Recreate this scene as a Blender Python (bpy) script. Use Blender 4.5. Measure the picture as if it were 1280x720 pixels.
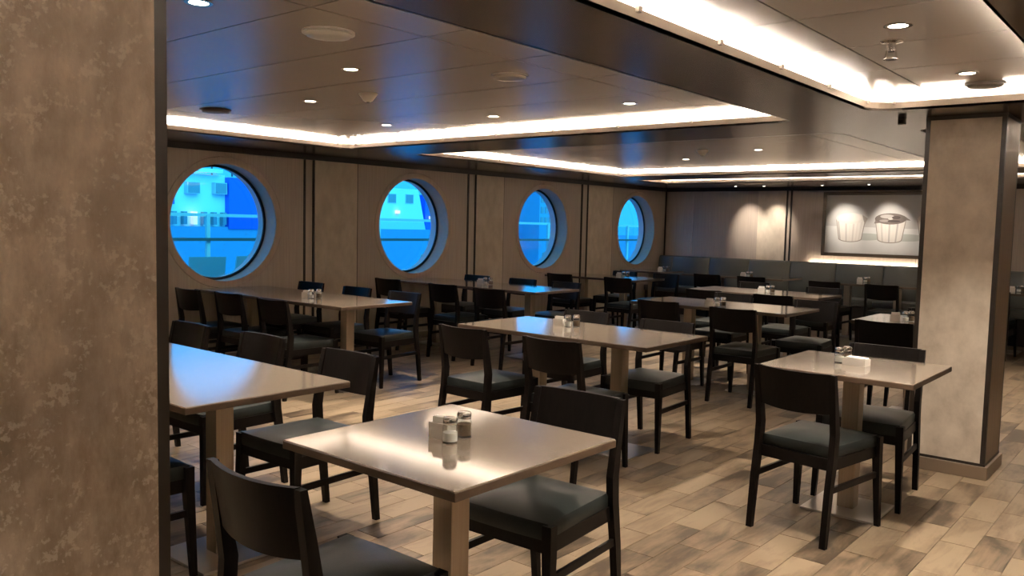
import bpy, bmesh, math, random
from mathutils import Vector, Matrix
random.seed(7)
R = math.radians
scene = bpy.context.scene
for o in list(bpy.data.objects): bpy.data.objects.remove(o)
C = scene.collection

# ------------------------------------------------------------------ camera, world, exposure
YAW, PIT, ROL, FPX, EYE = .69477, .07545, .02295, 1044.6, 1.45
fw = Vector((-math.sin(YAW)*math.cos(PIT), math.cos(YAW)*math.cos(PIT), -math.sin(PIT)))
rt = Vector((math.cos(YAW), math.sin(YAW), 0)); upv = rt.cross(fw)
cr = rt*math.cos(ROL) + upv*math.sin(ROL); cu = upv*math.cos(ROL) - rt*math.sin(ROL)
cd = bpy.data.cameras.new('camera'); cam = bpy.data.objects.new('camera', cd); C.objects.link(cam)
cd.sensor_width = 36; cd.lens = 36*FPX/1280; cd.clip_start = .05; cd.clip_end = 3000
M = Matrix((cr, cu, -fw)).transposed().to_4x4(); M.translation = (0, 0, EYE); cam.matrix_world = M
scene.camera = cam
world = bpy.data.worlds.new('dusk_sky'); scene.world = world; world.use_nodes = True
wb = world.node_tree.nodes['Background']; wb.inputs[0].default_value = (.03, .50, 1.20, 1); wb.inputs[1].default_value = 1.05
dg = bpy.data.lights.new('dusk_fill', 'SUN'); dg.energy = 2.1; dg.color = (.09, .90, .92); dg.angle = R(60)  # soft cyan fill, added to brighten the moored ship
dgo = bpy.data.objects.new('dusk_fill', dg); C.objects.link(dgo); dgo.location = (20, 0, 30); dgo.rotation_euler = Vector((-1, .25, -.75)).to_track_quat('-Z', 'Y').to_euler()
vs = scene.view_settings; vs.view_transform = 'Standard'; vs.look = 'None'; vs.gamma = 1; vs.use_curve_mapping = False
vs.exposure = 0.42

# ------------------------------------------------------------------ materials
def new_mat(name):
    m = bpy.data.materials.new(name); m.use_nodes = True
    nt = m.node_tree; return m, nt, nt.nodes['Principled BSDF']
def N(nt, typ, **kw):
    n = nt.nodes.new(typ)
    for k, v in kw.items():
        if k.startswith('i_'):
            key = k[2:]; key = int(key) if key.isdigit() else key.replace('_', ' ')
            n.inputs[key].default_value = v
        else: setattr(n, k, v)
    return n
def plain(name, col, rough=.5, metal=0., spec=.5, coat=0., emit=None, estr=0., trans=0., ior=1.45):
    m, nt, b = new_mat(name)
    b.inputs['Base Color'].default_value = (*col, 1); b.inputs['Roughness'].default_value = rough
    b.inputs['Metallic'].default_value = metal; b.inputs['Specular IOR Level'].default_value = spec
    b.inputs['Coat Weight'].default_value = coat; b.inputs['Coat Roughness'].default_value = .08
    b.inputs['Transmission Weight'].default_value = trans; b.inputs['IOR'].default_value = ior
    if emit: b.inputs['Emission Color'].default_value = (*emit, 1); b.inputs['Emission Strength'].default_value = estr
    return m
def grain(name, c1, c2, scale, rough=.4, metal=0., bump=0., detail=4, spec=.5, coat=0., c3=None):
    """colour from a stretched noise in object space"""
    m, nt, b = new_mat(name); L = nt.links.new
    tc = N(nt, 'ShaderNodeTexCoord'); mp = N(nt, 'ShaderNodeMapping'); mp.inputs['Scale'].default_value = scale
    no = N(nt, 'ShaderNodeTexNoise', i_Scale=1.0, i_Detail=detail, i_Roughness=.6); cr_ = N(nt, 'ShaderNodeValToRGB')
    L(tc.outputs['Object'], mp.inputs[0]); L(mp.outputs[0], no.inputs['Vector']); L(no.outputs[0], cr_.inputs[0])
    e = cr_.color_ramp.elements; e[0].position = .3; e[0].color = (*c1, 1); e[1].position = .72; e[1].color = (*c2, 1)
    if c3: x = e.new(.5); x.color = (*c3, 1)
    L(cr_.outputs[0], b.inputs['Base Color'])
    b.inputs['Roughness'].default_value = rough; b.inputs['Metallic'].default_value = metal
    b.inputs['Specular IOR Level'].default_value = spec; b.inputs['Coat Weight'].default_value = coat; b.inputs['Coat Roughness'].default_value = .1
    if bump:
        bp = N(nt, 'ShaderNodeBump', i_Strength=bump, i_Distance=.002); L(no.outputs[0], bp.inputs['Height']); L(bp.outputs[0], b.inputs['Normal'])
    return m
def mottled(name):
    m, nt, b = new_mat(name); L = nt.links.new
    tc = N(nt, 'ShaderNodeTexCoord')
    a = N(nt, 'ShaderNodeTexNoise', i_Scale=4.2, i_Detail=7.0, i_Roughness=.62)
    mp = N(nt, 'ShaderNodeMapping'); mp.inputs['Scale'].default_value = (16, 16, 6)
    s = N(nt, 'ShaderNodeTexNoise', i_Scale=1.0, i_Detail=6.0, i_Roughness=.7)
    f = N(nt, 'ShaderNodeTexNoise', i_Scale=75.0, i_Detail=3.0, i_Roughness=.6)
    L(tc.outputs['Object'], a.inputs['Vector']); L(tc.outputs['Object'], mp.inputs[0]); L(mp.outputs[0], s.inputs['Vector']); L(tc.outputs['Object'], f.inputs['Vector'])
    r1 = N(nt, 'ShaderNodeValToRGB'); e = r1.color_ramp.elements
    e[0].position = .33; e[0].color = (.30, .24, .18, 1); e[1].position = .68; e[1].color = (.60, .51, .41, 1)
    x = e.new(.5); x.color = (.46, .38, .295, 1)
    L(a.outputs[0], r1.inputs[0])
    r2 = N(nt, 'ShaderNodeValToRGB'); e = r2.color_ramp.elements; e[0].position = .40; e[0].color = (.68, .64, .59, 1); e[1].position = .62; e[1].color = (1.08, 1.06, 1.04, 1)
    L(s.outputs[0], r2.inputs[0])
    mx = N(nt, 'ShaderNodeMix', data_type='RGBA', blend_type='MULTIPLY'); mx.inputs[0].default_value = 1
    L(r1.outputs[0], mx.inputs[6]); L(r2.outputs[0], mx.inputs[7])
    # pale flakes: fine noise, gated by a broad one
    g = N(nt, 'ShaderNodeTexNoise', i_Scale=6.5, i_Detail=4.0, i_Roughness=.65); mg = N(nt, 'ShaderNodeMapping'); mg.inputs['Location'].default_value = (3, 8, 5)
    L(tc.outputs['Object'], mg.inputs[0]); L(mg.outputs[0], g.inputs['Vector'])
    add = N(nt, 'ShaderNodeMath', operation='ADD'); L(f.outputs[0], add.inputs[0]); L(g.outputs[0], add.inputs[1])
    r3 = N(nt, 'ShaderNodeMapRange'); r3.inputs[1].default_value = 1.07; r3.inputs[2].default_value = 1.16; L(add.outputs[0], r3.inputs[0])
    m2 = N(nt, 'ShaderNodeMix', data_type='RGBA'); m2.inputs[7].default_value = (.70, .62, .51, 1)
    ml = N(nt, 'ShaderNodeMath', operation='MULTIPLY'); ml.inputs[1].default_value = .48; L(r3.outputs[0], ml.inputs[0])
    L(ml.outputs[0], m2.inputs[0]); L(mx.outputs[2], m2.inputs[6]); L(m2.outputs[2], b.inputs['Base Color'])
    b.inputs['Roughness'].default_value = .5
    bp = N(nt, 'ShaderNodeBump', i_Strength=.25, i_Distance=.003); L(add.outputs[0], bp.inputs['Height']); L(bp.outputs[0], b.inputs['Normal'])
    return m
TW, TL = .15, .45          # floor tile
def floor_mat():
    m, nt, b = new_mat('wood_look_tile'); L = nt.links.new
    g = N(nt, 'ShaderNodeNewGeometry'); sp = N(nt, 'ShaderNodeSeparateXYZ'); L(g.outputs['Position'], sp.inputs[0])
    def mth(op, a, bb=None):
        n = N(nt, 'ShaderNodeMath', operation=op)
        for k, v in enumerate((a, bb)):
            if v is None: continue
            if isinstance(v, (int, float)): n.inputs[k].default_value = v
            else: L(v, n.inputs[k])
        return n.outputs[0]
    col = mth('FLOOR', mth('DIVIDE', sp.outputs[0], TW))
    par = mth('MULTIPLY', mth('FLOORED_MODULO', col, 2.0), TL/2)
    row = mth('FLOOR', mth('DIVIDE', mth('SUBTRACT', mth('SUBTRACT', sp.outputs[1], .25), par), TL))
    cmb = N(nt, 'ShaderNodeCombineXYZ'); L(col, cmb.inputs[0]); L(row, cmb.inputs[1])
    wn = N(nt, 'ShaderNodeTexWhiteNoise', noise_dimensions='3D'); L(cmb.outputs[0], wn.inputs['Vector'])
    mp = N(nt, 'ShaderNodeVectorMath', operation='MULTIPLY'); mp.inputs[1].default_value = (9, 2.6, 1); L(g.outputs['Position'], mp.inputs[0])
    sc = N(nt, 'ShaderNodeVectorMath', operation='SCALE'); sc.inputs['Scale'].default_value = 40; L(wn.outputs['Color'], sc.inputs[0])
    ad = N(nt, 'ShaderNodeVectorMath', operation='ADD'); L(mp.outputs[0], ad.inputs[0]); L(sc.outputs[0], ad.inputs[1])
    n1 = N(nt, 'ShaderNodeTexNoise', i_Scale=1.0, i_Detail=5.0, i_Roughness=.6, i_Distortion=.6); L(ad.outputs[0], n1.inputs['Vector'])
    ad2 = N(nt, 'ShaderNodeVectorMath', operation='MULTIPLY'); ad2.inputs[1].default_value = (9, 1.6, 1); L(ad.outputs[0], ad2.inputs[0])
    n2 = N(nt, 'ShaderNodeTexNoise', i_Scale=1.0, i_Detail=3.0); L(ad2.outputs[0], n2.inputs['Vector'])
    v = mth('ADD', n1.outputs[0], mth('MULTIPLY', mth('SUBTRACT', wn.outputs['Value'], .5), .34))
    v = mth('ADD', v, mth('MULTIPLY', mth('SUBTRACT', n2.outputs[0], .5), .18))
    r = N(nt, 'ShaderNodeValToRGB'); e = r.color_ramp.elements
    e[0].position = .28; e[0].color = (.052, .035, .021, 1); e[1].position = .62; e[1].color = (.235, .174, .113, 1)
    x = e.new(.46); x.color = (.163, .116, .073, 1)
    L(v, r.inputs[0]); L(r.outputs[0], b.inputs['Base Color'])
    b.inputs['Roughness'].default_value = .38; b.inputs['Specular IOR Level'].default_value = .4
    return m
MT = dict(
    tile=floor_mat(), grout=plain('grout', (.20, .155, .11), .8),
    mottled=mottled('mottled_plaster_laminate'),
    veneer=grain('grey_brown_veneer', (.44, .358, .288), (.55, .46, .378), (60, 60, 1.6), .42, detail=5),
    pilaster=grain('pale_mottled_pilaster', (.57, .475, .365), (.74, .635, .505), (9, 9, 5), .5, detail=7, bump=.1),
    blotchy=grain('blotchy_beige_laminate', (.42, .35, .275), (.66, .58, .475), (8, 8, 6), .5, detail=8, bump=.15, c3=(.54, .465, .375)),
    dark_trim=plain('dark_bronze_trim', (.022, .016, .012), .4), backing=plain('wall_backing', (.03, .024, .02), .8),
    side_panel=grain('bronze_side_panel', (.20, .14, .095), (.26, .19, .135), (90, 90, 1.0), .45, metal=.1),
    skirting=plain('brushed_bronze_skirting', (.30, .235, .175), .35, metal=.6),
    soffit=plain('bronze_ceiling_metal', (.19, .155, .13), .24, metal=.75),
    panel=plain('satin_ceiling_panel', (.54, .48, .42), .27, metal=.48), fascia=plain('cove_lip', (.55, .48, .40), .35, metal=.3),
    led=plain('cove_led', (1, 1, 1), .5, emit=(1, .90, .79), estr=138), lens=plain('downlight_lens', (1, 1, 1), .4, emit=(1, .88, .72), estr=14),
    spotlens=plain('spot_lens', (1, 1, 1), .4, emit=(1, .9, .78), estr=8),
    white=plain('white_enamel', (.62, .59, .54), .4), grey_plastic=plain('dark_grille', (.10, .085, .07), .5), chrome=plain('chrome', (.75, .73, .70), .12, metal=1),
    wenge=grain('wenge_wood', (.003, .0023, .002), (.007, .0048, .004), (70, 70, 5), .42, detail=3, spec=.13),
    leather=grain('charcoal_leather', (.0125, .0155, .0145), (.018, .0215, .020), (220, 220, 220), .36, bump=.15, detail=2, spec=.18),
    bench=grain('slate_green_leather', (.068, .074, .068), (.084, .091, .084), (150, 150, 150), .5, detail=2),
    top=grain('beige_speckled_top', (.18, .143, .108), (.235, .191, .15), (260, 260, 260), .09, detail=2, spec=1.0, coat=.7, c3=(.208, .168, .13)),
    edge=grain('brown_edge_band', (.06, .038, .023), (.09, .058, .036), (20, 20, 40), .4), column=grain('brushed_champagne_column', (.40, .32, .245), (.47, .385, .30), (160, 160, 2), .36, metal=.75),
    steel=plain('brushed_steel_plate', (.62, .58, .54), .3, metal=1), 
    ceramic=plain('white_ceramic', (.72, .68, .62), .2), paper=plain('white_paper', (.80, .77, .72), .7), salt=plain('salt', (.85, .82, .78), .7), pepper=plain('pepper', (.17, .11, .065), .8),
    frame=plain('picture_frame', (.065, .047, .030), .35, metal=.3), canvas=grain('canvas', (.70, .69, .66), (.76, .75, .72), (3, 3, 3), .6),
    hull_white=plain('white_hull_paint', (.80, .84, .86), .5), hull_blue=plain('blue_hull_paint', (.02, .13, .75), .5), hull_low=plain('blue_grey_hull', (.15, .36, .56), .5),
    ship_window=plain('ship_window_glass', (.25, .30, .36), .3), sea=grain('sea_water', (.07, .22, .46), (.11, .29, .52), (.05, .05, .05), .3),
    deck=grain('blue_grey_deck', (.17, .25, .34), (.21, .30, .39), (3, 3, 3), .5), rail=plain('dark_rail', (.10, .10, .11), .5), rail_white=plain('pale_rail_paint', (.6, .62, .64), .45),
    patio=plain('grey_mesh_fabric', (.48, .52, .56), .6), lamp_warm=plain('warm_deck_lamp', (1, 1, 1), .5, emit=(1, .62, .35), estr=.75), reveal_white=plain('porthole_reveal_white', (.80, .77, .76), .4),
    reveal=grain('porthole_reveal_veneer', (.50, .36, .24), (.56, .41, .28), (30, 30, 30), .5), gasket=plain('black_gasket', (.008, .008, .008), .5),
)
def thin_glass(name, tint, f0=.02):
    m = bpy.data.materials.new(name); m.use_nodes = True; nt = m.node_tree; nt.nodes.clear()
    t = N(nt, 'ShaderNodeBsdfTransparent'); t.inputs[0].default_value = (*tint, 1); g = N(nt, 'ShaderNodeBsdfGlossy'); g.inputs['Roughness'].default_value = .02
    lw = N(nt, 'ShaderNodeLayerWeight', i_Blend=.5); pw = N(nt, 'ShaderNodeMath', operation='POWER'); pw.inputs[1].default_value = 5; nt.links.new(lw.outputs['Facing'], pw.inputs[0])
    f = N(nt, 'ShaderNodeMapRange'); f.inputs[3].default_value = f0; f.inputs[4].default_value = .9; nt.links.new(pw.outputs[0], f.inputs[0]); mx = N(nt, 'ShaderNodeMixShader'); o = N(nt, 'ShaderNodeOutputMaterial')
    nt.links.new(f.outputs[0], mx.inputs[0]); nt.links.new(t.outputs[0], mx.inputs[1]); nt.links.new(g.outputs[0], mx.inputs[2]); nt.links.new(mx.outputs[0], o.inputs[0])
    return m
MT['glass'] = thin_glass('clear_jar_glass', (.96, .97, .96), .06)
MT['pane'] = thin_glass('window_pane', (.93, .97, 1)); MT['railglass'] = thin_glass('railing_glass', (.78, .88, .95))

# ------------------------------------------------------------------ mesh helpers
class MB:
    def __init__(s): s.v = []; s.f = []
    def add(s, vs_, fs):
        k = len(s.v); s.v += [tuple(p) for p in vs_]; s.f += [tuple(i+k for i in f) for f in fs]; return s
    def box(s, x0, x1, y0, y1, z0, z1, b=0.):
        if b <= 0:
            return s.add([(x, y, z) for z in (z0, z1) for x, y in ((x0, y0), (x1, y0), (x1, y1), (x0, y1))],
                         [(3, 2, 1, 0), (4, 5, 6, 7), (0, 1, 5, 4), (1, 2, 6, 5), (2, 3, 7, 6), (3, 0, 4, 7)])
        bm = bmesh.new(); bmesh.ops.create_cube(bm, size=1)
        for v in bm.verts: v.co = ((x0+x1)/2+v.co.x*(x1-x0), (y0+y1)/2+v.co.y*(y1-y0), (z0+z1)/2+v.co.z*(z1-z0))
        bmesh.ops.bevel(bm, geom=bm.edges[:], offset=b, segments=2, affect='EDGES', profile=.5)
        s.add([v.co for v in bm.verts], [tuple(v.index for v in f.verts) for f in bm.faces] if not bm.verts.index_update() else []); bm.free(); return s
    def loops(s, rings, cap=True, closed=True):
        n = len(rings[0]); vs_ = [p for r in rings for p in r]; fs = []
        for i in range(len(rings)-1):
            for j in range(n if closed else n-1):
                k = (j+1) % n; fs.append((i*n+j, i*n+k, (i+1)*n+k, (i+1)*n+j))
        if cap: fs.append(tuple(range(n))[::-1]); fs.append(tuple((len(rings)-1)*n+j for j in range(n)))
        return s.add(vs_, fs)
    def lathe(s, prof, cx=0, cy=0, n=20, cap=True):
        return s.loops([[(cx+r*math.cos(2*math.pi*j/n), cy+r*math.sin(2*math.pi*j/n), z) for j in range(n)] for r, z in prof], cap)
    def bar(s, a, b, w, h, up=(0, 0, 1)):
        a = Vector(a); b = Vector(b); d = (b-a).normalized(); x = d.cross(Vector(up)).normalized(); y = x.cross(d)
        return s.loops([[p+x*sx*w/2+y*sy*h/2 for sx, sy in ((-1, -1), (1, -1), (1, 1), (-1, 1))] for p in (a, b)])
    def plate(s, outer, holes, c0, c1, fn):
        """2-D region with holes, extruded from c0 to c1; fn(a,b,c) gives the 3-D point"""
        bm = bmesh.new(); es = []; loops = [outer]+holes
        for lp in loops:
            vv = [bm.verts.new((a, b, 0)) for a, b in lp]
            es += [bm.edges.new((vv[i], vv[(i+1) % len(vv)])) for i in range(len(vv))]
        bmesh.ops.triangle_fill(bm, use_beauty=True, use_dissolve=False, edges=es, normal=(0, 0, 1))
        bm.verts.ensure_lookup_table(); bm.verts.index_update(); n = len(bm.verts)
        P = [v.co.copy() for v in bm.verts]; T = [tuple(v.index for v in f.verts) for f in bm.faces]; bm.free()
        vs_ = [fn(p.x, p.y, c0) for p in P]+[fn(p.x, p.y, c1) for p in P]; fs = [t[::-1] for t in T]+[tuple(i+n for i in t) for t in T]
        k = 0
        for lp in loops:
            m = len(lp)
            for i in range(m): a, b = k+i, k+(i+1) % m; fs.append((a, b, b+n, a+n))
            k += m
        return s.add(vs_, fs)
    def mesh(s, name, mat, smooth=False):
        me = bpy.data.meshes.new(name); me.from_pydata(s.v, [], s.f); me.validate()
        bm = bmesh.new(); bm.from_mesh(me); bmesh.ops.recalc_face_normals(bm, faces=bm.faces); bm.to_mesh(me); bm.free()
        if mat: me.materials.append(mat)
        if smooth:
            for p in me.polygons: p.use_smooth = True
            me.set_sharp_from_angle(angle=R(40))
        return me
    def build(s, name, mat, parent=None, smooth=False):
        return link(name, s.mesh(name, mat, smooth), parent)
def link(name, me, parent=None):
    o = bpy.data.objects.new(name, me); C.objects.link(o)
    if parent: o.parent = parent
    return o
def tag(o, label=None, cat=None, group=None, kind=None):
    if label: o['label'] = label
    if cat: o['category'] = cat
    if group: o['group'] = group
    if kind: o['kind'] = kind
    return o
def empty(name, loc=(0, 0, 0), rz=0.):
    o = bpy.data.objects.new(name, None); C.objects.link(o); o.location = loc; o.rotation_euler = (0, 0, rz); o.empty_display_size = .1; return o
def copy_tree(o, parent=None):
    c = o.copy(); C.objects.link(c); c.parent = parent
    for ch in [x for x in o.children]: copy_tree(ch, c)
    return c
def struct(o, label): return tag(o, label, None, None, 'structure')
IDN = lambda a, b, c: (a, b, c)

# ------------------------------------------------------------------ room shell
XL, XR, YB, YN, ZS, ZT = -7.6, 4.8, 13.4, -3.0, 2.16, 2.25       # window wall, right wall, back wall, wall behind, soffit, tray ceiling
# floor: bedding + one mesh per tile for the nearest tiles, the rest joined
floor = struct(MB().box(XL-.05, XR, YN, YB, -.05, -.004).build('floor', MT['grout']), 'wood-look tiled floor of beige and brown planks')
tile_me = MB().box(-TW/2+.0015, TW/2-.0015, -TL/2+.0015, TL/2-.0015, -.012, 0).mesh('floor_tile', MT['tile'])
tiles = []
for ci in range(math.floor(XL/TW), math.ceil(XR/TW)):
    off = .25+(TL/2 if ci % 2 else 0)
    for ri in range(math.floor((YN-off)/TL), math.ceil((YB-off)/TL)):
        tiles.append(((ci+.5)*TW, off+(ri+.5)*TL))
def pix(P):
    d = Vector(P)-Vector((0, 0, EYE)); w = d.dot(fw)
    return (640+FPX*d.dot(cr)/w, 360-FPX*d.dot(cu)/w, w) if w > .1 else None
def in_view(t):
    q = pix((t[0], t[1], 0)); return q and 195 < q[0] < 1320 and q[1] < 760
seen = sorted([t for t in tiles if in_view(t)], key=lambda t: math.hypot(t[0]*1.0, t[1]))[:300]
ss = set(seen); rest = MB()
for i, (x, y) in enumerate(tiles):
    if (x, y) in ss:
        o = link('floor_tile', tile_me, floor); o.location = (x, y, random.uniform(-.0007, 0))
    elif x > XL and x < XR and y > YN and y < YB:
        rest.box(x-TW/2+.0015, x+TW/2-.0015, y-TL/2+.0015, y+TL/2-.0015, -.012, random.uniform(-.0007, 0))
tag(rest.build('floor_tile_field', MT['tile'], floor), kind='stuff')

# ceiling: bronze soffit with raised, cove-lit trays
def rrect(x0, x1, y0, y1, r, n=6):
    P = []
    for cx, cy, a in ((x1-r, y1-r, 0), (x0+r, y1-r, 90), (x0+r, y0+r, 180), (x1-r, y0+r, 270)):
        P += [(cx+r*math.cos(R(a+90*i/n)), cy+r*math.sin(R(a+90*i/n))) for i in range(n+1)]
    return P
TR = [(-6.65, -2.14, 1.31, 5.38, .10), (-1.58, -.58, -2.6, 5.17, .16), (-6.50, -2.10, 6.13, 10.2, .10), (-1.58, -.58, 6.13, 10.2, .16), (-6.75, -1.6, 10.95, 11.85, .06),  # second tray runs on unseen behind the viewer, to brighten the left pillar
      (-6.65, -2.14, -2.6, .56, .10), (.3, 4.3, 1.31, 5.38, .10), (.3, 4.3, 6.13, 10.2, .10)]  # unseen trays; the one behind the viewer is added for lighting
soffit = MB().plate([(XL, YN), (XR, YN), (XR, YB), (XL, YB)], [rrect(*t) for t in TR], ZS, ZS+.012, IDN).build('ceiling', MT['soffit'])
struct(soffit, 'bronze metal ceiling with cove-lit raised trays')
MB().box(XL-.3, XR+.2, YN-.2, YB+.2, 2.45, 2.5).build('deck_head', MT['backing'], soffit)
for k, t in enumerate(TR):
    x0, x1, y0, y1, r = t
    MB().plate(rrect(x0-.012, x1+.012, y0-.012, y1+.012, r+.012), [rrect(*t)], ZS, ZS+.048, IDN).build('cove_fascia', MT['fascia'], soffit)
    q = .16
    MB().plate([(x0-q-.02, y0-q-.02), (x1+q+.02, y0-q-.02), (x1+q+.02, y1+q+.02), (x0-q-.02, y1+q+.02)],
               [[(x0-q, y0-q), (x1+q, y0-q), (x1+q, y1+q), (x0-q, y1+q)]], ZS+.012, ZT+.03, IDN).build('cove_back', MT['white'], soffit)
    e = .045
    led = MB()
    led.box(x0-e-.012, x0-e+.012, y0, y1, ZS+.030, ZS+.043); led.box(x1+e-.012, x1+e+.012, y0, y1, ZS+.030, ZS+.043)
    led.box(x0, x1, y0-e-.012, y0-e+.012, ZS+.030, ZS+.043); led.box(x0, x1, y1+e-.012, y1+e+.012, ZS+.030, ZS+.043)
    led.build('cove_led_strip', MT['led'], soffit)
    MB().box(x0-q, x1+q, y0-q, y1+q, ZT+.02, ZT+.03).build('panel_backing', MT['backing'], soffit)
    # panels
    xs = [x0-q, x0+.52, x1-.52, x1+q] if x1-x0 > 2 else [x0-q, x0+.31, x1+q]
    ys = [y0-q]; yy = .17+.6*math.ceil((y0-q+.2-.17)/.6)
    while yy < y1+q-.15: ys.append(yy); yy += .6
    ys.append(y1+q)
    for i in range(len(xs)-1):
        for j in range(len(ys)-1):
            MB().box(xs[i]+.004, xs[i+1]-.004, ys[j]+.004, ys[j+1]-.004, ZT, ZT+.014).build('ceiling_panel', MT['panel'], soffit)
    # little clips along the lip
    cl = MB().box(-.008, .008, -.012, .012, 0, .02).mesh('lip_clip', MT['white'])
    if k in (0, 1, 2, 4):
        nx = int((x1-x0)/.62); ny = int((y1-y0)/.62)
        for i in range(nx+1): o = link('lip_clip', cl, soffit); o.location = (x0+.12+(x1-x0-.24)*i/max(nx, 1), y1-.006, ZS+.034)
        for i in range(ny+1): o = link('lip_clip', cl, soffit); o.location = (x0+.006, y0+.12+(y1-y0-.24)*i/max(ny, 1), ZS+.034)

# window wall
WY, WZ, WR = [4.61, 7.215, 9.82, 12.43], 1.405, .59
FX = lambda a, b, c: (c, a, b)
circ = lambda cy, cz, r, n=64: [(cy+r*math.cos(2*math.pi*i/n), cz+r*math.sin(2*math.pi*i/n)) for i in range(n)]
wm = MB(); yb_ = [YN, 5.9, 8.5, 11.1, YB+.3]
for y, a, b in zip(WY, yb_, yb_[1:]): wm.plate([(a, -.05), (b, -.05), (b, 2.5), (a, 2.5)], [circ(y, WZ, WR+.004)], XL-.29, XL-.02, FX)
wl = wm.build('wall_left', MT['backing'])
struct(wl, 'veneer panelled wall with four round portholes')
def wpanel(y0, y1, mat, name, z0=.08, z1=2.105, x1=XL): return MB().box(XL-.02, x1, y0+.002, y1-.002, z0, z1).build(name, MT[mat], wl)
for i, cy in enumerate(WY):
    y0, y1 = (cy-.925, cy+.935) if i < 3 else (11.66, YB)
    for s_, ya, yb in ((1, y0, cy-.002), (-1, cy+.002, y1)):
        rr = WR+.068; n = 32
        arc = [(cy-s_*rr*math.cos(R(-90+180*k/n)), WZ+rr*math.sin(R(-90+180*k/n))) for k in range(n+1)]
        pts = ([(ya, .08), (yb, .08)]+[(p[0]-.002, p[1]) for p in arc]+[(yb, 2.105), (ya, 2.105)]) if s_ == 1 else ([(yb, .08), (ya, .08)]+[(p[0]+.002, p[1]) for p in arc]+[(ya, 2.105), (yb, 2.105)])
        MB().plate(pts, [], XL-.02, XL, FX).build('wall_panel', MT['veneer'], wl)
pil = [(3.06, 3.66, 2.93), (5.69, 6.285, 5.55), (8.325, 8.885, 8.16), (10.95, 11.65, 10.775)]
for a, b, t in pil:
    wpanel(t, t+.022, 'dark_trim', 'dark_strip', x1=XL+.008); wpanel(t+.022, a-.022, 'veneer', 'narrow_panel', x1=XL-.006); wpanel(a-.022, a, 'dark_trim', 'dark_strip', x1=XL+.01)
    wpanel(a, b, 'pilaster', 'pilaster_panel', x1=XL+.012); wpanel(b, b+.012, 'dark_trim', 'dark_strip', x1=XL+.008)
wpanel(YN, 2.93, 'veneer', 'wall_panel')
for i, cy in enumerate(WY):
    w = empty('window_%d' % (i+1), (XL, cy, WZ)); struct(w, 'round porthole, %s from the left, in the panelled wall' % ['first', 'second', 'third', 'fourth'][i])
    FW = lambda a, b, c: (c, a, b)
    ring = lambda r0, r1, c0, c1, nm, mt: MB().plate(circ(0, 0, r1), [circ(0, 0, r0)], c0, c1, FW).build(nm, MT[mt], w, True)
    ring(WR, WR+.064, -.02, .004, 'trim_ring', 'veneer'); ring(WR-.004, WR+.003, -.185, 0, 'reveal', 'reveal'); ring(WR-.03, WR+.003, -.2, -.185, 'gasket', 'gasket')
    MB().plate(circ(0, 0, WR-.014), [], -.306, -.300, FW).build('pane', MT['pane'], w); ring(WR-.016, WR+.003, -.31, -.201, 'outer_reveal', 'reveal_white')
trims = 0
def trim(x0, x1, y0, y1, z0, z1, label, mat='dark_trim'):
    global trims; trims += 1; return struct(MB().box(x0, x1, y0, y1, z0, z1).build('trim_%d' % trims, MT[mat]), label)
trim(XL, XL+.02, YN, YB, 2.105, ZS, 'dark crown strip above the window wall'); trim(XL+.02, XR, YB-.02, YB, 2.105, ZS, 'dark crown strip above the back wall')
struct(MB().box(XL, XL+.015, YN, YB, 0, .08).build('baseboard_left', MT['skirting']), 'bronze baseboard along the window wall')
# back wall
wbk = struct(MB().box(XL-.3, XR+.2, YB+.02, YB+.2, -.05, 2.5).build('wall_back', MT['backing']), 'veneer panelled back wall behind the bench')
xs = [XL, -7.05, -5.85]
def bpanel(x0, x1, mat, nm, y=YB): MB().box(x0+.002, x1-.002, y, YB+.02, .08, 2.105).build(nm, MT[mat], wbk)
bpanel(XL, -7.05, 'veneer', 'wall_panel'); bpanel(-7.05, -5.85, 'veneer', 'wall_panel'); bpanel(-5.85, -5.37, 'pilaster', 'pilaster_panel', YB-.012)
bpanel(-5.37, -5.345, 'dark_trim', 'dark_strip', YB-.012); bpanel(-5.345, -5.30, 'veneer', 'narrow_panel', YB+.004); bpanel(-5.30, -5.272, 'dark_trim', 'dark_strip', YB-.012)
for a, b in ((-5.272, -4.56), (-4.56, -3.36), (-3.36, -2.2), (-2.2, -1.0), (-1.0, .2), (.2, 1.4), (1.4, 2.6), (2.6, XR)): bpanel(a, b, 'veneer', 'wall_panel')
bpx = MB().box(XL, XL+.02, YB-.02, YB, .08, 2.105).build('corner_strip', MT['dark_trim'], wbk)
struct(MB().box(XR, XR+.2, YN-.2, YB+.2, -.05, 2.5).build('wall_right', MT['veneer']), 'veneer wall on the right side'); struct(MB().box(XL-.3, XR+.2, YN-.2, YN, -.05, 2.5).build('wall_front', MT['veneer']), 'veneer wall behind the viewer')

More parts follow.
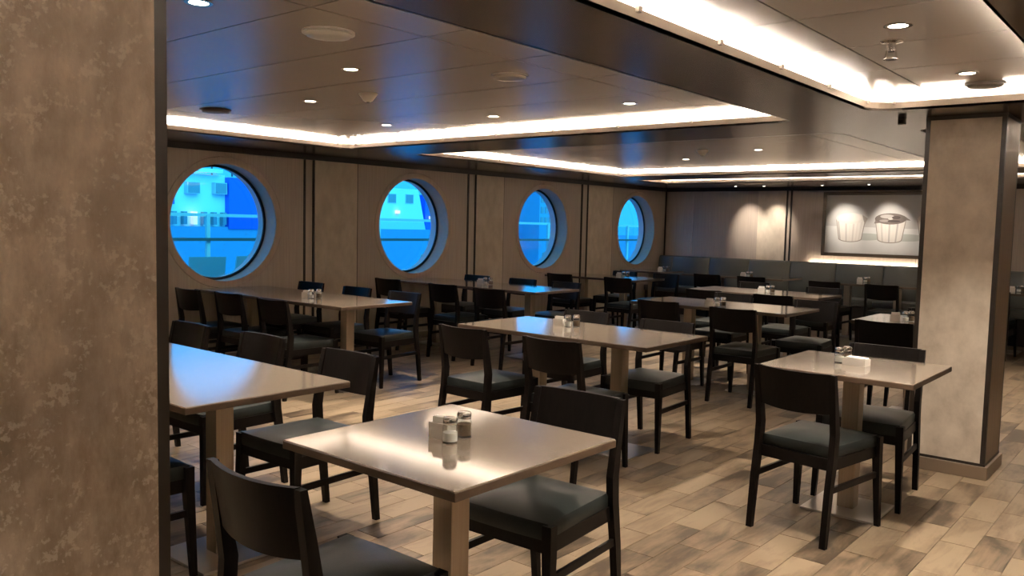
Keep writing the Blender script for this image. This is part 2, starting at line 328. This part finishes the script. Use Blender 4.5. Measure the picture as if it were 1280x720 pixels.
# pillars
def pillar(x0, x1, y0, y1, label, xface='side_panel', yface='blotchy'):
    p = empty('pillar', ((x0+x1)/2, (y0+y1)/2, 0)); tag(p, label, 'pillar', 'mottled pillars'); hx, hy, t, s_ = (x1-x0)/2, (y1-y0)/2, .012, .026
    MB().box(-hx+t, hx-t, -hy+t, hy-t, 0, ZS).build('core', MT['backing'], p)
    for sg in (-1, 1):
        MB().box(-hx+s_, hx-s_, sg*hy-(t if sg > 0 else 0), sg*hy+(t if sg < 0 else 0), .08, ZS-.02).build('face_panel', MT[yface], p)
        MB().box(sg*hx-(t if sg > 0 else 0), sg*hx+(t if sg < 0 else 0), -hy+s_, hy-s_, .08, ZS-.02).build('side_panel', MT[xface], p)
        for s2 in (-1, 1):
            xa, ya = sg*hx, s2*hy
            MB().box(min(xa, xa-sg*s_), max(xa, xa-sg*s_), min(ya, ya-s2*s_), max(ya, ya-s2*s_), .08, ZS).build('corner_strip', MT['dark_trim'], p)
    MB().box(-hx-.002, hx+.002, -hy-.002, hy+.002, ZS-.022, ZS).build('head_strip', MT['dark_trim'], p); MB().box(-hx-.002, hx+.002, -hy-.002, hy+.002, .078, .094).build('foot_strip', MT['dark_trim'], p)
    MB().box(-hx-.018, hx+.018, -hy-.018, hy+.018, 0, .078, .004).build('skirting', MT['skirting'], p); return p
pillar(-1.38, -.948, 5.56, 5.995, 'mottled beige pillar standing behind the square table at right')
pillar(-2.12, -1.68, .44, .885, 'large mottled beige pillar filling the left edge, nearest the viewer', 'mottled', 'mottled')

# ------------------------------------------------------------------ ceiling fittings
ltr = MB().plate(circ(0, 0, .052, 24), [circ(0, 0, .036, 24)], -.004, .002, IDN).mesh('trim_ring', MT['chrome'], True)
lln = MB().lathe([(.036, -.001), (.036, .004)], n=24).mesh('lens', MT['lens'])
DL = [(-3.54, 2.88), (-4.71, 3.49), (-2.95, 1.68), (-5.29, 4.68), (-2.94, 4.67), (-4.14, 4.71), (-2.95, -.5), (-.98, 3.46), (-.98, 4.65), (-.98, 2.26), (-4.71, 8.73), (-3.51, 7.98),
      (-.98, 7.3), (-.98, 9.1), (-3.5, .0), (-.98, -.4), (1.6, 1.9), (1.6, 7.6)]  # lamp right of the viewer is unseen, added to brighten the left pillar
dl_txt = {0: 'bright recessed downlight left of the cone detector, nearer the viewer', 1: 'recessed downlight between the cone detector and the window cove', 2: 'recessed downlight at the top left beside the pillar', 3: 'small recessed downlight at the far left cove corner',
          4: 'recessed downlight nearest the right end of the far cove', 5: 'small recessed downlight midway along the far cove', 7: 'recessed downlight above the hanging sprinkler', 8: 'recessed downlight beside the dark round vent', 10: 'tiny downlight left of the far dome detector', 11: 'tiny downlight right of the far dome detector'}
for i, (x, y) in enumerate(DL):
    d = empty('downlight', (x, y, ZT)); tag(d, dl_txt.get(i, 'recessed round downlight in a ceiling tray out of direct view'), 'light', 'recessed downlights')
    link('trim_ring', ltr, d); link('lens', lln, d)
    ld = bpy.data.lights.new('downlight_beam', 'SPOT'); ld.energy = 185; ld.color = (1, .87, .73); ld.spot_size = R(92); ld.spot_blend = .9; ld.shadow_soft_size = .035
    lo = bpy.data.objects.new('downlight_beam', ld); C.objects.link(lo); lo.parent = d; lo.location = (0, 0, -.012)
def disc(x, y, r, mat, label, cat, nm, z=ZT):
    d = empty(nm, (x, y, z)); tag(d, label, cat)
    MB().lathe([(r, 0), (r, -.012), (r*.92, -.02), (r*.5, -.024), (.001, -.025)], n=32).build('cover', MT[mat], d, True)
    MB().plate(circ(0, 0, r+.012, 32), [circ(0, 0, r, 32)], -.008, 0, IDN).build('rim', MT[mat], d); return d
disc(-2.94, 2.27, .10, 'white', 'white round ceiling speaker at the top left', 'speaker', 'ceiling_speaker')
disc(-5.72, 3.39, .10, 'grey_plastic', 'dark round ceiling vent above the first porthole', 'vent', 'ceiling_vent')
disc(-.97, 5.02, .085, 'grey_plastic', 'dark round vent near the top of the right pillar', 'vent', 'ceiling_vent')
disc(-2.95, 3.48, .09, 'panel', 'bronze round ceiling cover in the left tray', 'vent', 'ceiling_vent')
def detector(x, y, label):
    d = empty('smoke_detector', (x, y, ZT)); tag(d, label, 'detector', 'smoke detectors')
    MB().lathe([(.055, 0), (.055, -.012), (.05, -.018), (.03, -.045), (.018, -.052), (.001, -.053)], n=24).build('body', MT['white'], d, True); MB().lathe([(.06, 0), (.06, -.006)], n=24).build('base', MT['white'], d)
    MB().lathe([(.012, -.05), (.01, -.058), (.001, -.06)], n=12).build('sensor_tip', MT['grey_plastic'], d)
detector(-4.12, 3.49, 'white cone-shaped smoke detector in the left ceiling tray'); detector(-4.04, 7.83, 'small dome detector in the far ceiling tray')
sp = empty('sprinkler', (-1.075, 3.72, ZT)); sp.scale = (1.5, 1.5, 1.5); tag(sp, 'chrome sprinkler head hanging from the bright right tray', 'sprinkler')
MB().lathe([(.03, 0), (.03, -.004), (.012, -.008), (.012, -.03)], n=16).build('escutcheon', MT['chrome'], sp, True)
for s_ in (-1, 1): MB().bar((s_*.011, 0, -.025), (s_*.016, 0, -.05), .005, .005, (0, 1, 0)).build('frame_arm', MT['chrome'], sp)
MB().lathe([(.02, -.052), (.02, -.05), (.004, -.047)], n=16).build('deflector', MT['chrome'], sp)
bx = empty('sensor_box', (-1.52, 5.56, ZS)); tag(bx, 'small dark square sensor on the ceiling left of the right pillar', 'sensor')
MB().box(-.02, .02, -.02, .02, -.035, 0, .003).build('housing', MT['grey_plastic'], bx); MB().box(-.012, .012, -.022, -.02, -.028, -.01).build('window', MT['dark_trim'], bx)
for i, (x, y, tx, lab) in enumerate([(-5.98, 12.78, -5.98, 'small wall-washing spot above the plain panel left of the picture'), (-5.5, 12.78, -5.5, 'small wall-washing spot above the mottled back panel'), (-4.58, 12.78, -4.36, 'bright small spot above the left cup of the picture'), (-3.88, 12.72, -3.73, 'bright small spot above the right cup of the picture'), (-3.0, 12.75, -3.0, 'small picture spot hidden behind the right pillar')]):
    d = empty('accent_spot', (x, y, ZS)); tag(d, lab, 'light', 'accent spots along the back wall')
    MB().lathe([(.032, 0), (.032, -.006), (.022, -.008)], n=20).build('rim', MT['dark_trim'], d, True); MB().lathe([(.018, -.0075), (.018, -.0095)], n=16).build('lens', MT['spotlens'], d)
    ld = bpy.data.lights.new('accent_beam', 'SPOT'); ld.energy = 62; ld.color = (1, .89, .77); ld.spot_size = R(50); ld.spot_blend = 1.0; ld.shadow_soft_size = .015
    lo = bpy.data.objects.new('accent_beam', ld); C.objects.link(lo); lo.parent = d; lo.location = (0, 0, -.014)
    v = Vector((tx-x, YB-y, -.62)); lo.rotation_euler = v.to_track_quat('-Z', 'Y').to_euler()

# ------------------------------------------------------------------ furniture
def make_chair():
    r = empty('dining_chair')
    # cushion: domed trapezoid
    n = 12; m = MB(); rows = []
    def hw(y): return .182+(y+.2)/.44*.026
    for lev, (ins, z) in enumerate([(.004, .398), (0, .41), (0, .445), (.006, .457)]):
        rows.append((ins, z))
    ring = lambda ins, z: [(s_*(hw(y)-ins), y, z) for s_, y in [(-1, -.2+ins), (-1, -.09), (-1, .02), (-1, .13), (-1, .238-ins), (-.5, .244-ins), (0, .246-ins), (.5, .244-ins), (1, .238-ins), (1, .13), (1, .02), (1, -.09), (1, -.2+ins), (.5, -.2+ins), (0, -.2+ins), (-.5, -.2+ins)]]
    base = [ring(i_, z) for i_, z in rows]
    cen = (0, .02)
    for k, (f, z) in enumerate([(.8, .468), (.5, .476), (.2, .479)]): base.append([(cen[0]+(p[0]-cen[0])*f, cen[1]+(p[1]-cen[1])*f, z) for p in ring(.006, 0)])
    m.loops(base); m.build('seat', MT['leather'], r, True)
    a = MB(); a.box(-.185, .185, .205, .228, .35, .405); a.box(-.172, .172, -.215, -.195, .35, .405)
    for s_ in (-1, 1): a.bar((s_*.178, -.2, .3775), (s_*.196, .22, .3775), .02, .055)
    a.build('seat_frame', MT['wenge'], r)
    for s_ in (-1, 1):
        prof = [(-.262, 0, .026), (-.236, .25, .036), (-.208, .42, .044), (-.202, .52, .044), (-.224, .66, .034), (-.25, .803, .022)]
        MB().loops([[(s_*.19+sx*.0145, y+sy*t/2, z) for sx, sy in ((-1, -1), (1, -1), (1, 1), (-1, 1))] for y, z, t in prof]).build('leg', MT['wenge'], r)
        MB().loops([[(s_*x+sx*w/2, y+sy*w/2, z) for sx, sy in ((-1, -1), (1, -1), (1, 1), (-1, 1))] for x, y, z, w in [(.218, .24, 0, .024), (.206, .226, .36, .037), (.205, .226, .452, .037)]]).build('leg', MT['wenge'], r)
        MB().bar((s_*.19, -.232, .262), (s_*.206, .228, .262), .014, .028).build('stretcher', MT['wenge'], r)
    k = 14; rings = []
    yc = lambda z: -.212-(z-.60)*.19
    for i in range(k+1):
        x = -.182+.364*i/k; q = 1-(x/.185)**2; bot = .618-.012*q; tp = .806-.004*q
        rings.append([(x, yc(z)-.034*q+o, z) for z, o in ((bot, -.011), (tp, -.009), (tp, .009), (bot, .011))])
    m = MB(); m.loops(rings); m.build('backrest', MT['wenge'], r, True)
    return r
chair0 = make_chair(); chair_used = [False]
def chair(x, y, rz, label, group):
    if chair_used[0]: c = copy_tree(chair0)
    else: c = chair0; chair_used[0] = True
    c.location = (x, y, 0); c.rotation_euler = (0, 0, rz); tag(c, label, 'chair', group); return c

TH, HT = .028, .76
def table(cx, cy, L, D, label, cols=None):
    t = empty('dining_table', (cx, cy, 0)); tag(t, label, 'table', 'pedestal dining tables')
    MB().box(-L/2+.002, L/2-.002, -D/2+.002, D/2-.002, HT-.004, HT, .0015).build('tabletop', MT['top'], t)
    MB().box(-L/2, L/2, -D/2, D/2, HT-TH, HT-.003, .002).build('edge_band', MT['edge'], t)
    for c in (cols if cols else ([0] if L < 1 else ([-.33, .33] if L < 1.8 else [-.72, .72]))):
        MB().box(c-.042, c+.042, -.042, .042, .012, HT-TH, .003).build('column', MT['column'], t)
        MB().box(c-.185, c+.185, -.185, .185, 0, .012, .002).build('base_plate', MT['steel'], t)
        MB().box(c-.14, c+.14, -.14, .14, HT-TH-.006, HT-TH).build('mounting_plate', MT['steel'], t)
    return t
PH = dict(N='the square foreground table', BL='the long table beside the left pillar', T2='the centre table', R='the square table by the right pillar',
          W1='the first window table', W2='the second window table', W3='the third window table', M3='the table right behind the centre one', M4='the second table behind the centre one',
          R2='the pale table half hidden by the right pillar', B0='the bench table in the window corner', B1='the second bench table from the window corner', B2='the bench table below the picture', B3='the bench table right of the right pillar')
TB = {  # cx, cy, length, depth, label, near chairs (x, y), far chairs (x, y)
    'N': (-1.825, 1.91, .75, .76, 'small square table nearest the viewer, glossy beige top', [(-1.84, 1.44, .02)], [(-1.845, 2.40, .04)]),
    'BL': (-3.945, 1.925, 2.25, .76, 'long beige table beside the left pillar mirroring blue porthole light', [(-3.3, 1.48, 0), (-4.1, 1.45, 0)], [(-4.76, 2.40, 0), (-4.04, 2.43, 0), (-3.23, 2.39, .02)]),
    'T2': (-3.21, 4.56, 1.5, .77, 'two-column beige table in the centre with a square blue reflection', [(-3.57, 4.06, -.03), (-2.86, 4.04, 0)], [(-3.63, 5.01, 0), (-2.88, 4.92, .03)]),
    'R': (-1.385, 4.47, .76, .74, 'small square table by the right pillar', [(-1.43, 4.085, -.13)], [(-1.385, 4.80, .03)]),
    'W1': (-6.43, 4.63, 2.24, .78, 'long beige table under the first porthole', [(-7.12, 4.18, 0), (-6.55, 4.24, 0), (-5.80, 4.18, 0)], [(-7.2, 5.11, 0), (-6.41, 5.07, 0), (-5.70, 5.05, .03)]),
    'W2': (-6.41, 7.14, 2.2, .78, 'long beige table under the second porthole', [(-7.2, 6.66, 0), (-6.26, 6.60, 0), (-5.55, 6.54, 0)], [(-7.1, 7.58, 0), (-6.33, 7.55, 0), (-5.69, 7.56, 0)]),
    'W3': (-6.50, 9.80, 1.5, .76, 'beige table under the third porthole', [(-6.76, 9.36, 0), (-5.83, 9.36, 0)], [(-6.62, 10.3, 0), (-5.93, 10.3, 0)]),
    'M3': (-3.43, 7.16, 1.52, .76, 'beige table directly behind the centre table', [(-3.76, 6.80, 0), (-3.0, 6.70, 0)], [(-3.70, 7.72, 0), (-2.81, 7.61, .03)]),
    'M4': (-3.87, 9.07, 1.54, .74, 'farther beige table, second behind the centre table', [(-4.14, 8.43, 0), (-3.37, 8.42, 0)], [(-4.36, 9.72, 0), (-3.42, 9.52, 0)]),
    'R2': (-1.78, 7.18, .76, .76, 'pale square table half hidden by the right pillar', [(-1.81, 6.70, 0)], [(-1.8, 7.6, 0)]),
    'B0': (-7.0, 11.97, .76, .76, 'small bench table in the window corner', [], []),
    'B1': (-5.45, 11.97, 1.6, .76, 'bench table second from the window corner', [(-5.57, 11.33, 0), (-4.92, 11.38, 0)], []),
    'B2': (-3.53, 11.97, 1.5, .76, 'bench table below the picture of cups', [(-3.87, 11.30, 0), (-3.15, 11.29, 0)], []),
    'B3': (-1.6, 11.97, 1.5, .76, 'bench table glimpsed right of the right pillar', [(-1.95, 11.35, 0), (-1.2, 11.35, 0)], []),
}
ORD = {1: [''], 2: ['left ', 'right '], 3: ['left ', 'middle ', 'right ']}
for k, (cx, cy, L, D, lab, near, far) in TB.items():
    table(cx, cy, L, D, lab)
    for side, lst, rot in (('near', near, 0.), ('far', far, math.pi)):
        for nm, (x, y, rz) in zip(ORD.get(len(lst), ['']), sorted(lst)):
            chair(x, y, rot+rz, '%sdark chair on the %s side of %s' % (nm, side, PH[k]), 'dark dining chairs with charcoal seats')

# banquette along the back wall
bq = empty('banquette', (-2.8, 13.05, 0)); tag(bq, 'slate green leather bench running along the back wall', 'bench')
jx = [-7.55, -7.27, -6.56, -5.85, -5.15, -4.43, -3.73, -3.02, -2.31, -1.6, -.89, -.18, .53]
for a, b in zip(jx, jx[1:]):
    a0, b0 = a+2.8, b+2.8; k = 6
    rings = []
    for z, y0, y1 in ((.44, .02, .22), (.46, .005, .225), (.92, .075, .24), (.955, .088, .238), (.97, .12, .225)):
        rings.append([(a0+.004, y0+.012, z), (a0+.02, y0, z), (b0-.02, y0, z), (b0-.004, y0+.012, z), (b0-.004, y1, z), (a0+.004, y1, z)])
    MB().loops(rings).build('back_cushion', MT['bench'], bq, True)
    MB().box(a0+.004, b0-.004, -.42, .06, .37, .47, .018).build('seat_cushion', MT['bench'], bq, True)
MB().box(jx[0]+2.8, jx[-1]+2.8, -.36, .22, 0, .37).build('plinth', MT['dark_trim'], bq)
ls = empty('light_strip', (-3.8, 13.36, .955)); tag(ls, 'warm light strip behind the bench below the picture', 'light')
MB().box(-1.15, 1.15, -.012, .012, 0, .012).build('diffuser', plain('bench_strip_led', (1, 1, 1), .5, emit=(1, .84, .66), estr=20), ls); MB().box(-1.16, 1.16, -.016, .016, -.012, 0).build('channel', MT['chrome'], ls)

# picture of two (and a hidden third) dessert cups
pc = empty('framed_picture', (-3.74, YB-.001, 1.08)); tag(pc, 'framed still-life picture of white dessert cups on the back wall', 'picture')
PW, PHT = 1.02, 1.0
MB().box(-PW+.02, PW-.02, -.02, 0, .02, PHT-.02).build('canvas', MT['canvas'], pc)

for nm, b in (('frame_rail', (-PW, PW, -.035, 0, 0, .05)), ('frame_rail', (-PW, PW, -.035, 0, PHT-.05, PHT)), ('frame_stile', (-PW, -PW+.05, -.035, 0, .05, PHT-.05)), ('frame_stile', (PW-.05, PW, -.035, 0, .05, PHT-.05))):
    MB().box(*b).build(nm, MT['frame'], pc)
def flat(pts, y, nm, col, parent):
    return MB().plate(pts, [], y, y-.0012, lambda a, b, c: (a, c, b)).build(nm, plain('print_'+nm, col, .7), parent)
def ell(cx, cz, rx, rz, n=28, a0=0, a1=360): return [(cx+rx*math.cos(R(a0+(a1-a0)*i/n)), cz+rz*math.sin(R(a0+(a1-a0)*i/n))) for i in range(n if a1-a0 == 360 else n+1)]
flat([(-.97, .47), (.97, .43), (.97, .95), (-.97, .95)], -.0198, 'painted_wall', (.56, .545, .52), pc)
for ci, (cx, dark) in enumerate(((-.585, False), (.0, True), (.6, False))):
    cz = .25; h = .34; tw, bw = .215, .165
    flat(ell(cx+.24, cz+.06, .26, .055), -.0202, 'table_shadow', (.50, .515, .47), pc)
    flat([(cx-tw-.012, cz+h)]+ell(cx, cz+.024, bw+.012, .052, 18, 180, 360)+[(cx+tw+.012, cz+h)], -.0204, 'cup_outline', (.33, .29, .25), pc)
    body = flat([(cx-tw, cz+h)]+ell(cx, cz+.03, bw, .045, 18, 180, 360)+[(cx+tw, cz+h)], -.0206, 'cup', (.74, .70, .64), pc)
    for j in range(7):
        u0, u1 = -1+2*(j+.1)/7, -1+2*(j+.55)/7; zb = lambda u: cz+.03-.045*math.sqrt(max(0, 1-u*u))
        c = .46+.28*abs(math.sin(j*1.7+ci)); flat([(cx+u0*bw, zb(u0)), (cx+u1*bw, zb(u1)), (cx+u1*tw, cz+h), (cx+u0*tw, cz+h)], -.0214, 'cup_flute', (c, c*.93, c*.85), body)
    top = flat(ell(cx, cz+h, tw+.01, .085), -.0222, 'cup_top', (.16, .13, .115) if dark else (.70, .66, .60), pc)
    if dark:
        for j, (dx, dz, rx, rz_) in enumerate(((-.05, .035, .10, .03), (.08, .02, .06, .024), (-.09, -.03, .07, .02), (.05, -.035, .09, .018), (.0, .0, .035, .014))):
            flat(ell(cx+dx, cz+h+dz, rx, rz_), -.0230-.0003*j, 'icing_swirl', ((.42, .38, .35), (.08, .06, .055), (.30, .26, .24), (.07, .055, .05), (.5, .46, .43))[j], top)
        flat([(cx+.19, cz+h+.05), (cx+.285, cz+h-.02), (cx+.2, cz+h-.02)], -.0220, 'foil_tip', (.20, .17, .15), pc); flat([(cx-.2, cz+h+.03), (cx-.235, cz+h-.075), (cx-.13, cz+h-.06)], -.0220, 'foil_tip', (.22, .18, .16), pc)
    else:
        flat(ell(cx-.01, cz+h+.012, tw-.03, .06), -.0230, 'cream', (.76, .70, .64), top); flat([(cx+.17, cz+h+.06), (cx+.255, cz+h), (cx+.215, cz+h-.09), (cx+.19, cz+h-.02)], -.0225, 'foil_tip', (.36, .32, .28), pc)

# condiments
def shaker_proto(nm, fill, fz):
    r = empty(nm)
    MB().lathe([(.001, 0), (.021, 0), (.023, .004), (.023, .044), (.019, .052), (.019, .06), (.0175, .06), (.0175, .052), (.0213, .043), (.0213, .006), (.001, .005)], n=20).build('jar', MT['glass'], r, True)
    MB().lathe([(.001, .0055), (.0208, .0055), (.0208, fz), (.001, fz+.001)], n=18).build('filling', MT[fill], r, True)
    MB().lathe([(.0205, .054), (.021, .056), (.021, .068), (.017, .073), (.001, .074)], n=20).build('lid', MT['chrome'], r, True); return r
def holder_proto():
    r = empty('sachet_holder'); m = MB(); w = .033
    m.plate([(-w, -.022), (w, -.022), (w, .022), (-w, .022)], [[(-w+.004, -.018), (w-.004, -.018), (w-.004, .018), (-w+.004, .018)]], 0, .045, IDN); m.box(-w+.003, w-.003, -.019, .019, 0, .004)
    m.build('holder_box', MT['ceramic'], r)
    for i in range(5):
        p = MB().box(-.024, .024, -.0012, .0012, 0, .056).build('sachet', MT['paper'], r); p.location = ((i % 2)*.006-.003, -.013+.0065*i, .005); p.rotation_euler = (R(-4+2*i), 0, 0)
    return r
protos = dict(salt=shaker_proto('salt_shaker', 'salt', .03), pepper=shaker_proto('pepper_shaker', 'pepper', .038), holder=holder_proto()); used = set()
def put(kind, x, y, rz, label):
    p = protos[kind]
    o = copy_tree(p) if kind in used else p
    used.add(kind); o.location = (x, y, HT); o.rotation_euler = (0, 0, rz); o.scale = (1.12, 1.12, 1.12)
    tag(o, label, {'salt': 'shaker', 'pepper': 'shaker', 'holder': 'sachet holder'}[kind], {'salt': 'glass salt shakers', 'pepper': 'glass pepper shakers', 'holder': 'white sachet holders'}[kind])
CS = {'N': (-1.855, 1.905), 'T2': (-3.40, 4.63), 'W1': (-6.12, 4.52), 'W2': (-6.38, 7.12), 'W3': (-6.22, 9.8), 'M3': (-3.42, 6.93), 'M4': (-3.80, 8.95), 'B1': (-5.27, 11.7), 'B2': (-3.72, 12.1), 'R2': (-1.86, 7.02), 'B0': (-6.78, 11.9), 'BL': (-4.4, 1.9), 'B3': (-1.85, 12.0)}
for k, (x, y) in CS.items():
    if k == 'BL': continue
    sq = .0 if k == 'N' else .04
    put('holder', x-.012-sq*.3, y, R(8), 'white sachet holder standing on %s' % PH[k])
    put('salt', x+.052, y-.03+sq*.6, 0, 'glass salt shaker with white filling on %s' % PH[k]); put('pepper', x+.030+sq*1.2, y+.058, 0, 'glass pepper shaker with brown filling on %s' % PH[k])
# right-hand table: two glass shakers and a white napkin box
put('salt', -1.475, 4.50, 0, 'glass salt shaker beside the white napkin box'); put('pepper', -1.455, 4.56, 0, 'glass pepper shaker beside the white napkin box')
nb = empty('napkin_box', (-1.385, 4.49, HT), R(-6)); tag(nb, 'white napkin box with folded napkins on the square table by the right pillar', 'napkin box')
m = MB().plate([(-.06, -.035), (.06, -.035), (.06, .035), (-.06, .035)], [[(-.056, -.031), (.056, -.031), (.056, .031), (-.056, .031)]], 0, .035, IDN); m.box(-.057, .057, -.032, .032, 0, .004); m.build('box', MT['ceramic'], nb)
for i in range(3): p = MB().box(-.05, .05, -.027, .027, 0, .010, .003).build('napkin', MT['paper'], nb); p.location = (.003*i, 0, .008+.012*i); p.rotation_euler = (0, R(-3+2*i), R(3*i-3))

# ------------------------------------------------------------------ outside the portholes
struct(MB().box(-14.0, XL-.3, -6, 22, -.15, -.03).build('deck', MT['deck']), 'open blue-grey deck outside the portholes')
struct(MB().box(-1500, -14.6, -900, 1500, -15.2, -15).build('sea', MT['sea']), 'sea beyond the deck')
rl = empty('deck_railing', (-12.4, 7.2, 0)); tag(rl, 'glass deck railing with dark handrail outside the portholes', 'railing')
for i in range(-7, 8):
    MB().box(-.03, .03, i*1.8-.03, i*1.8+.03, -.03, 1.5).build('post', MT['rail_white'], rl); MB().box(-.006, .006, i*1.8+.05, i*1.8+1.75, .05, 1.46).build('glass_panel', MT['railglass'], rl)
MB().box(-.05, .0, -14, 14, 1.47, 1.52).build('top_rail', MT['rail_white'], rl); MB().box(.03, .08, -14, 14, 1.08, 1.13).build('handrail', MT['rail'], rl)
def patio():
    r = empty('patio_chair')
    for s_ in (-1, 1):
        for y in (-.22, .22): MB().box(s_*.24-.014, s_*.24+.014, y-.014, y+.014, -.03, .62 if y > 0 else .45).build('leg', MT['rail_white'], r)
        MB().bar((s_*.24, -.24, .63), (s_*.24, .26, .63), .04, .025).build('armrest', MT['rail_white'], r)
    MB().box(-.24, .24, -.24, .24, .42, .45).build('seat', MT['patio'], r); MB().loops([[(-.24, -.22, .45), (.24, -.22, .45), (.24, -.24, .45), (-.24, -.24, .45)], [(-.24, -.33, .93), (.24, -.33, .93), (.24, -.355, .93), (-.24, -.355, .93)]]).build('backrest', MT['patio'], r); return r
p0 = patio()
for i, (x, y, rz, lab) in enumerate([(-10.6, 6.05, R(75), 'grey patio chair at left outside the first porthole'), (-10.7, 6.65, R(95), 'grey patio chair in the middle outside the first porthole'), (-10.2, 7.15, R(150), 'dark grey patio chair at right outside the first porthole'), (-10.4, 9.75, R(110), 'grey patio chair outside the second porthole'), (-10.3, 13.1, R(90), 'grey patio chair outside the third porthole')]):
    o = p0 if i == 0 else copy_tree(p0); o.location = (x, y, 0); o.rotation_euler = (0, 0, rz); tag(o, lab, 'patio chair', 'patio chairs on the deck')
sh = empty('ship', (-40, 20, -15)); tag(sh, 'white and blue ship moored beyond the railing', 'ship')
def sbox(x0, x1, y0, y1, z0, z1, nm, mt): return MB().box(x0, x1, y0-20, y1-20, z0+15, z1+15).build(nm, MT[mt], sh)
sbox(-10, 0, -15, 42, -15.5, 1.0, 'hull', 'hull_low'); sbox(-9, -.3, -15, 24.4, 1.0, 3.7, 'superstructure', 'hull_white'); sbox(-9, .1, 24.4, 34.0, .9, 3.6, 'blue_block', 'hull_blue'); sbox(-8, .05, 19.0, 21.4, 2.1, 2.8, 'blue_block', 'hull_blue')
MB().loops([[(-9, 14, 16), (0, 14, 16), (0, 18.9, 16), (-9, 18.9, 16)], [(-9, 14, 18.6), (0, 14, 18.6), (0, 18.2, 18.6), (-9, 18.2, 18.6)]]).build('forward_house', MT['hull_white'], sh); sbox(-9, -.1, 38.95, 41.5, 1.0, 3.3, 'blue_block', 'hull_blue')
sbox(-.2, .2, -15, 24.0, 3.78, 3.98, 'bulwark_rail', 'hull_white')
for y, z in ((22.45, 2.97), (23.98, 3.0), (20.4, 3.2), (18.9, 2.97), (35.9, 2.95), (37.4, 2.97)):
    f = sbox(-.3, .04, y-.35, y+.35, z-.3, z+.3, 'window', 'rail_white'); MB().box(0, .06, y-20-.31, y-20+.31, z+15-.26, z+15+.26).build('pane', MT['ship_window'], f)
for i in range(6): sbox(-.2, .1, 21.3+.55*i, 21.5+.55*i, 1.1, 1.75, 'lit_port', 'lamp_warm' if i == 2 else 'ship_window')
for y in (22.9, 24.0, 25.2): sbox(-1, -.9, y, y+.06, 3.7, 5.4, 'mast', 'rail')
for y, z in ((36.2, 2.0), (39.2, 1.7), (39.7, 1.8)): sbox(0, .2, y, y+.25, z, z+.2, 'deck_lamp', 'lamp_warm')
bl = empty('harbour_building', (-40, 51, -15)); tag(bl, 'harbour tower with rows of windows seen through the third porthole', 'building')
MB().box(-3, 0, .1, 2.4, 0, 19.2).build('tower', MT['hull_low'], bl)
for i in range(4):
    for j in range(3): MB().box(0, .05, .25+.52*i, .6+.52*i, 16.6+.8*j, 17.1+.8*j).build('window', MT['ship_window'], bl)
wh = empty('warehouse', (-42, 44, -15)); tag(wh, 'low pale warehouse left of the harbour tower', 'building'); MB().box(-3, 0, 0, 5.6, 0, 17.2).build('walls', MT['rail_white'], wh); MB().box(-3.1, .1, -.1, 5.7, 17.2, 17.35).build('roof', MT['rail'], wh)
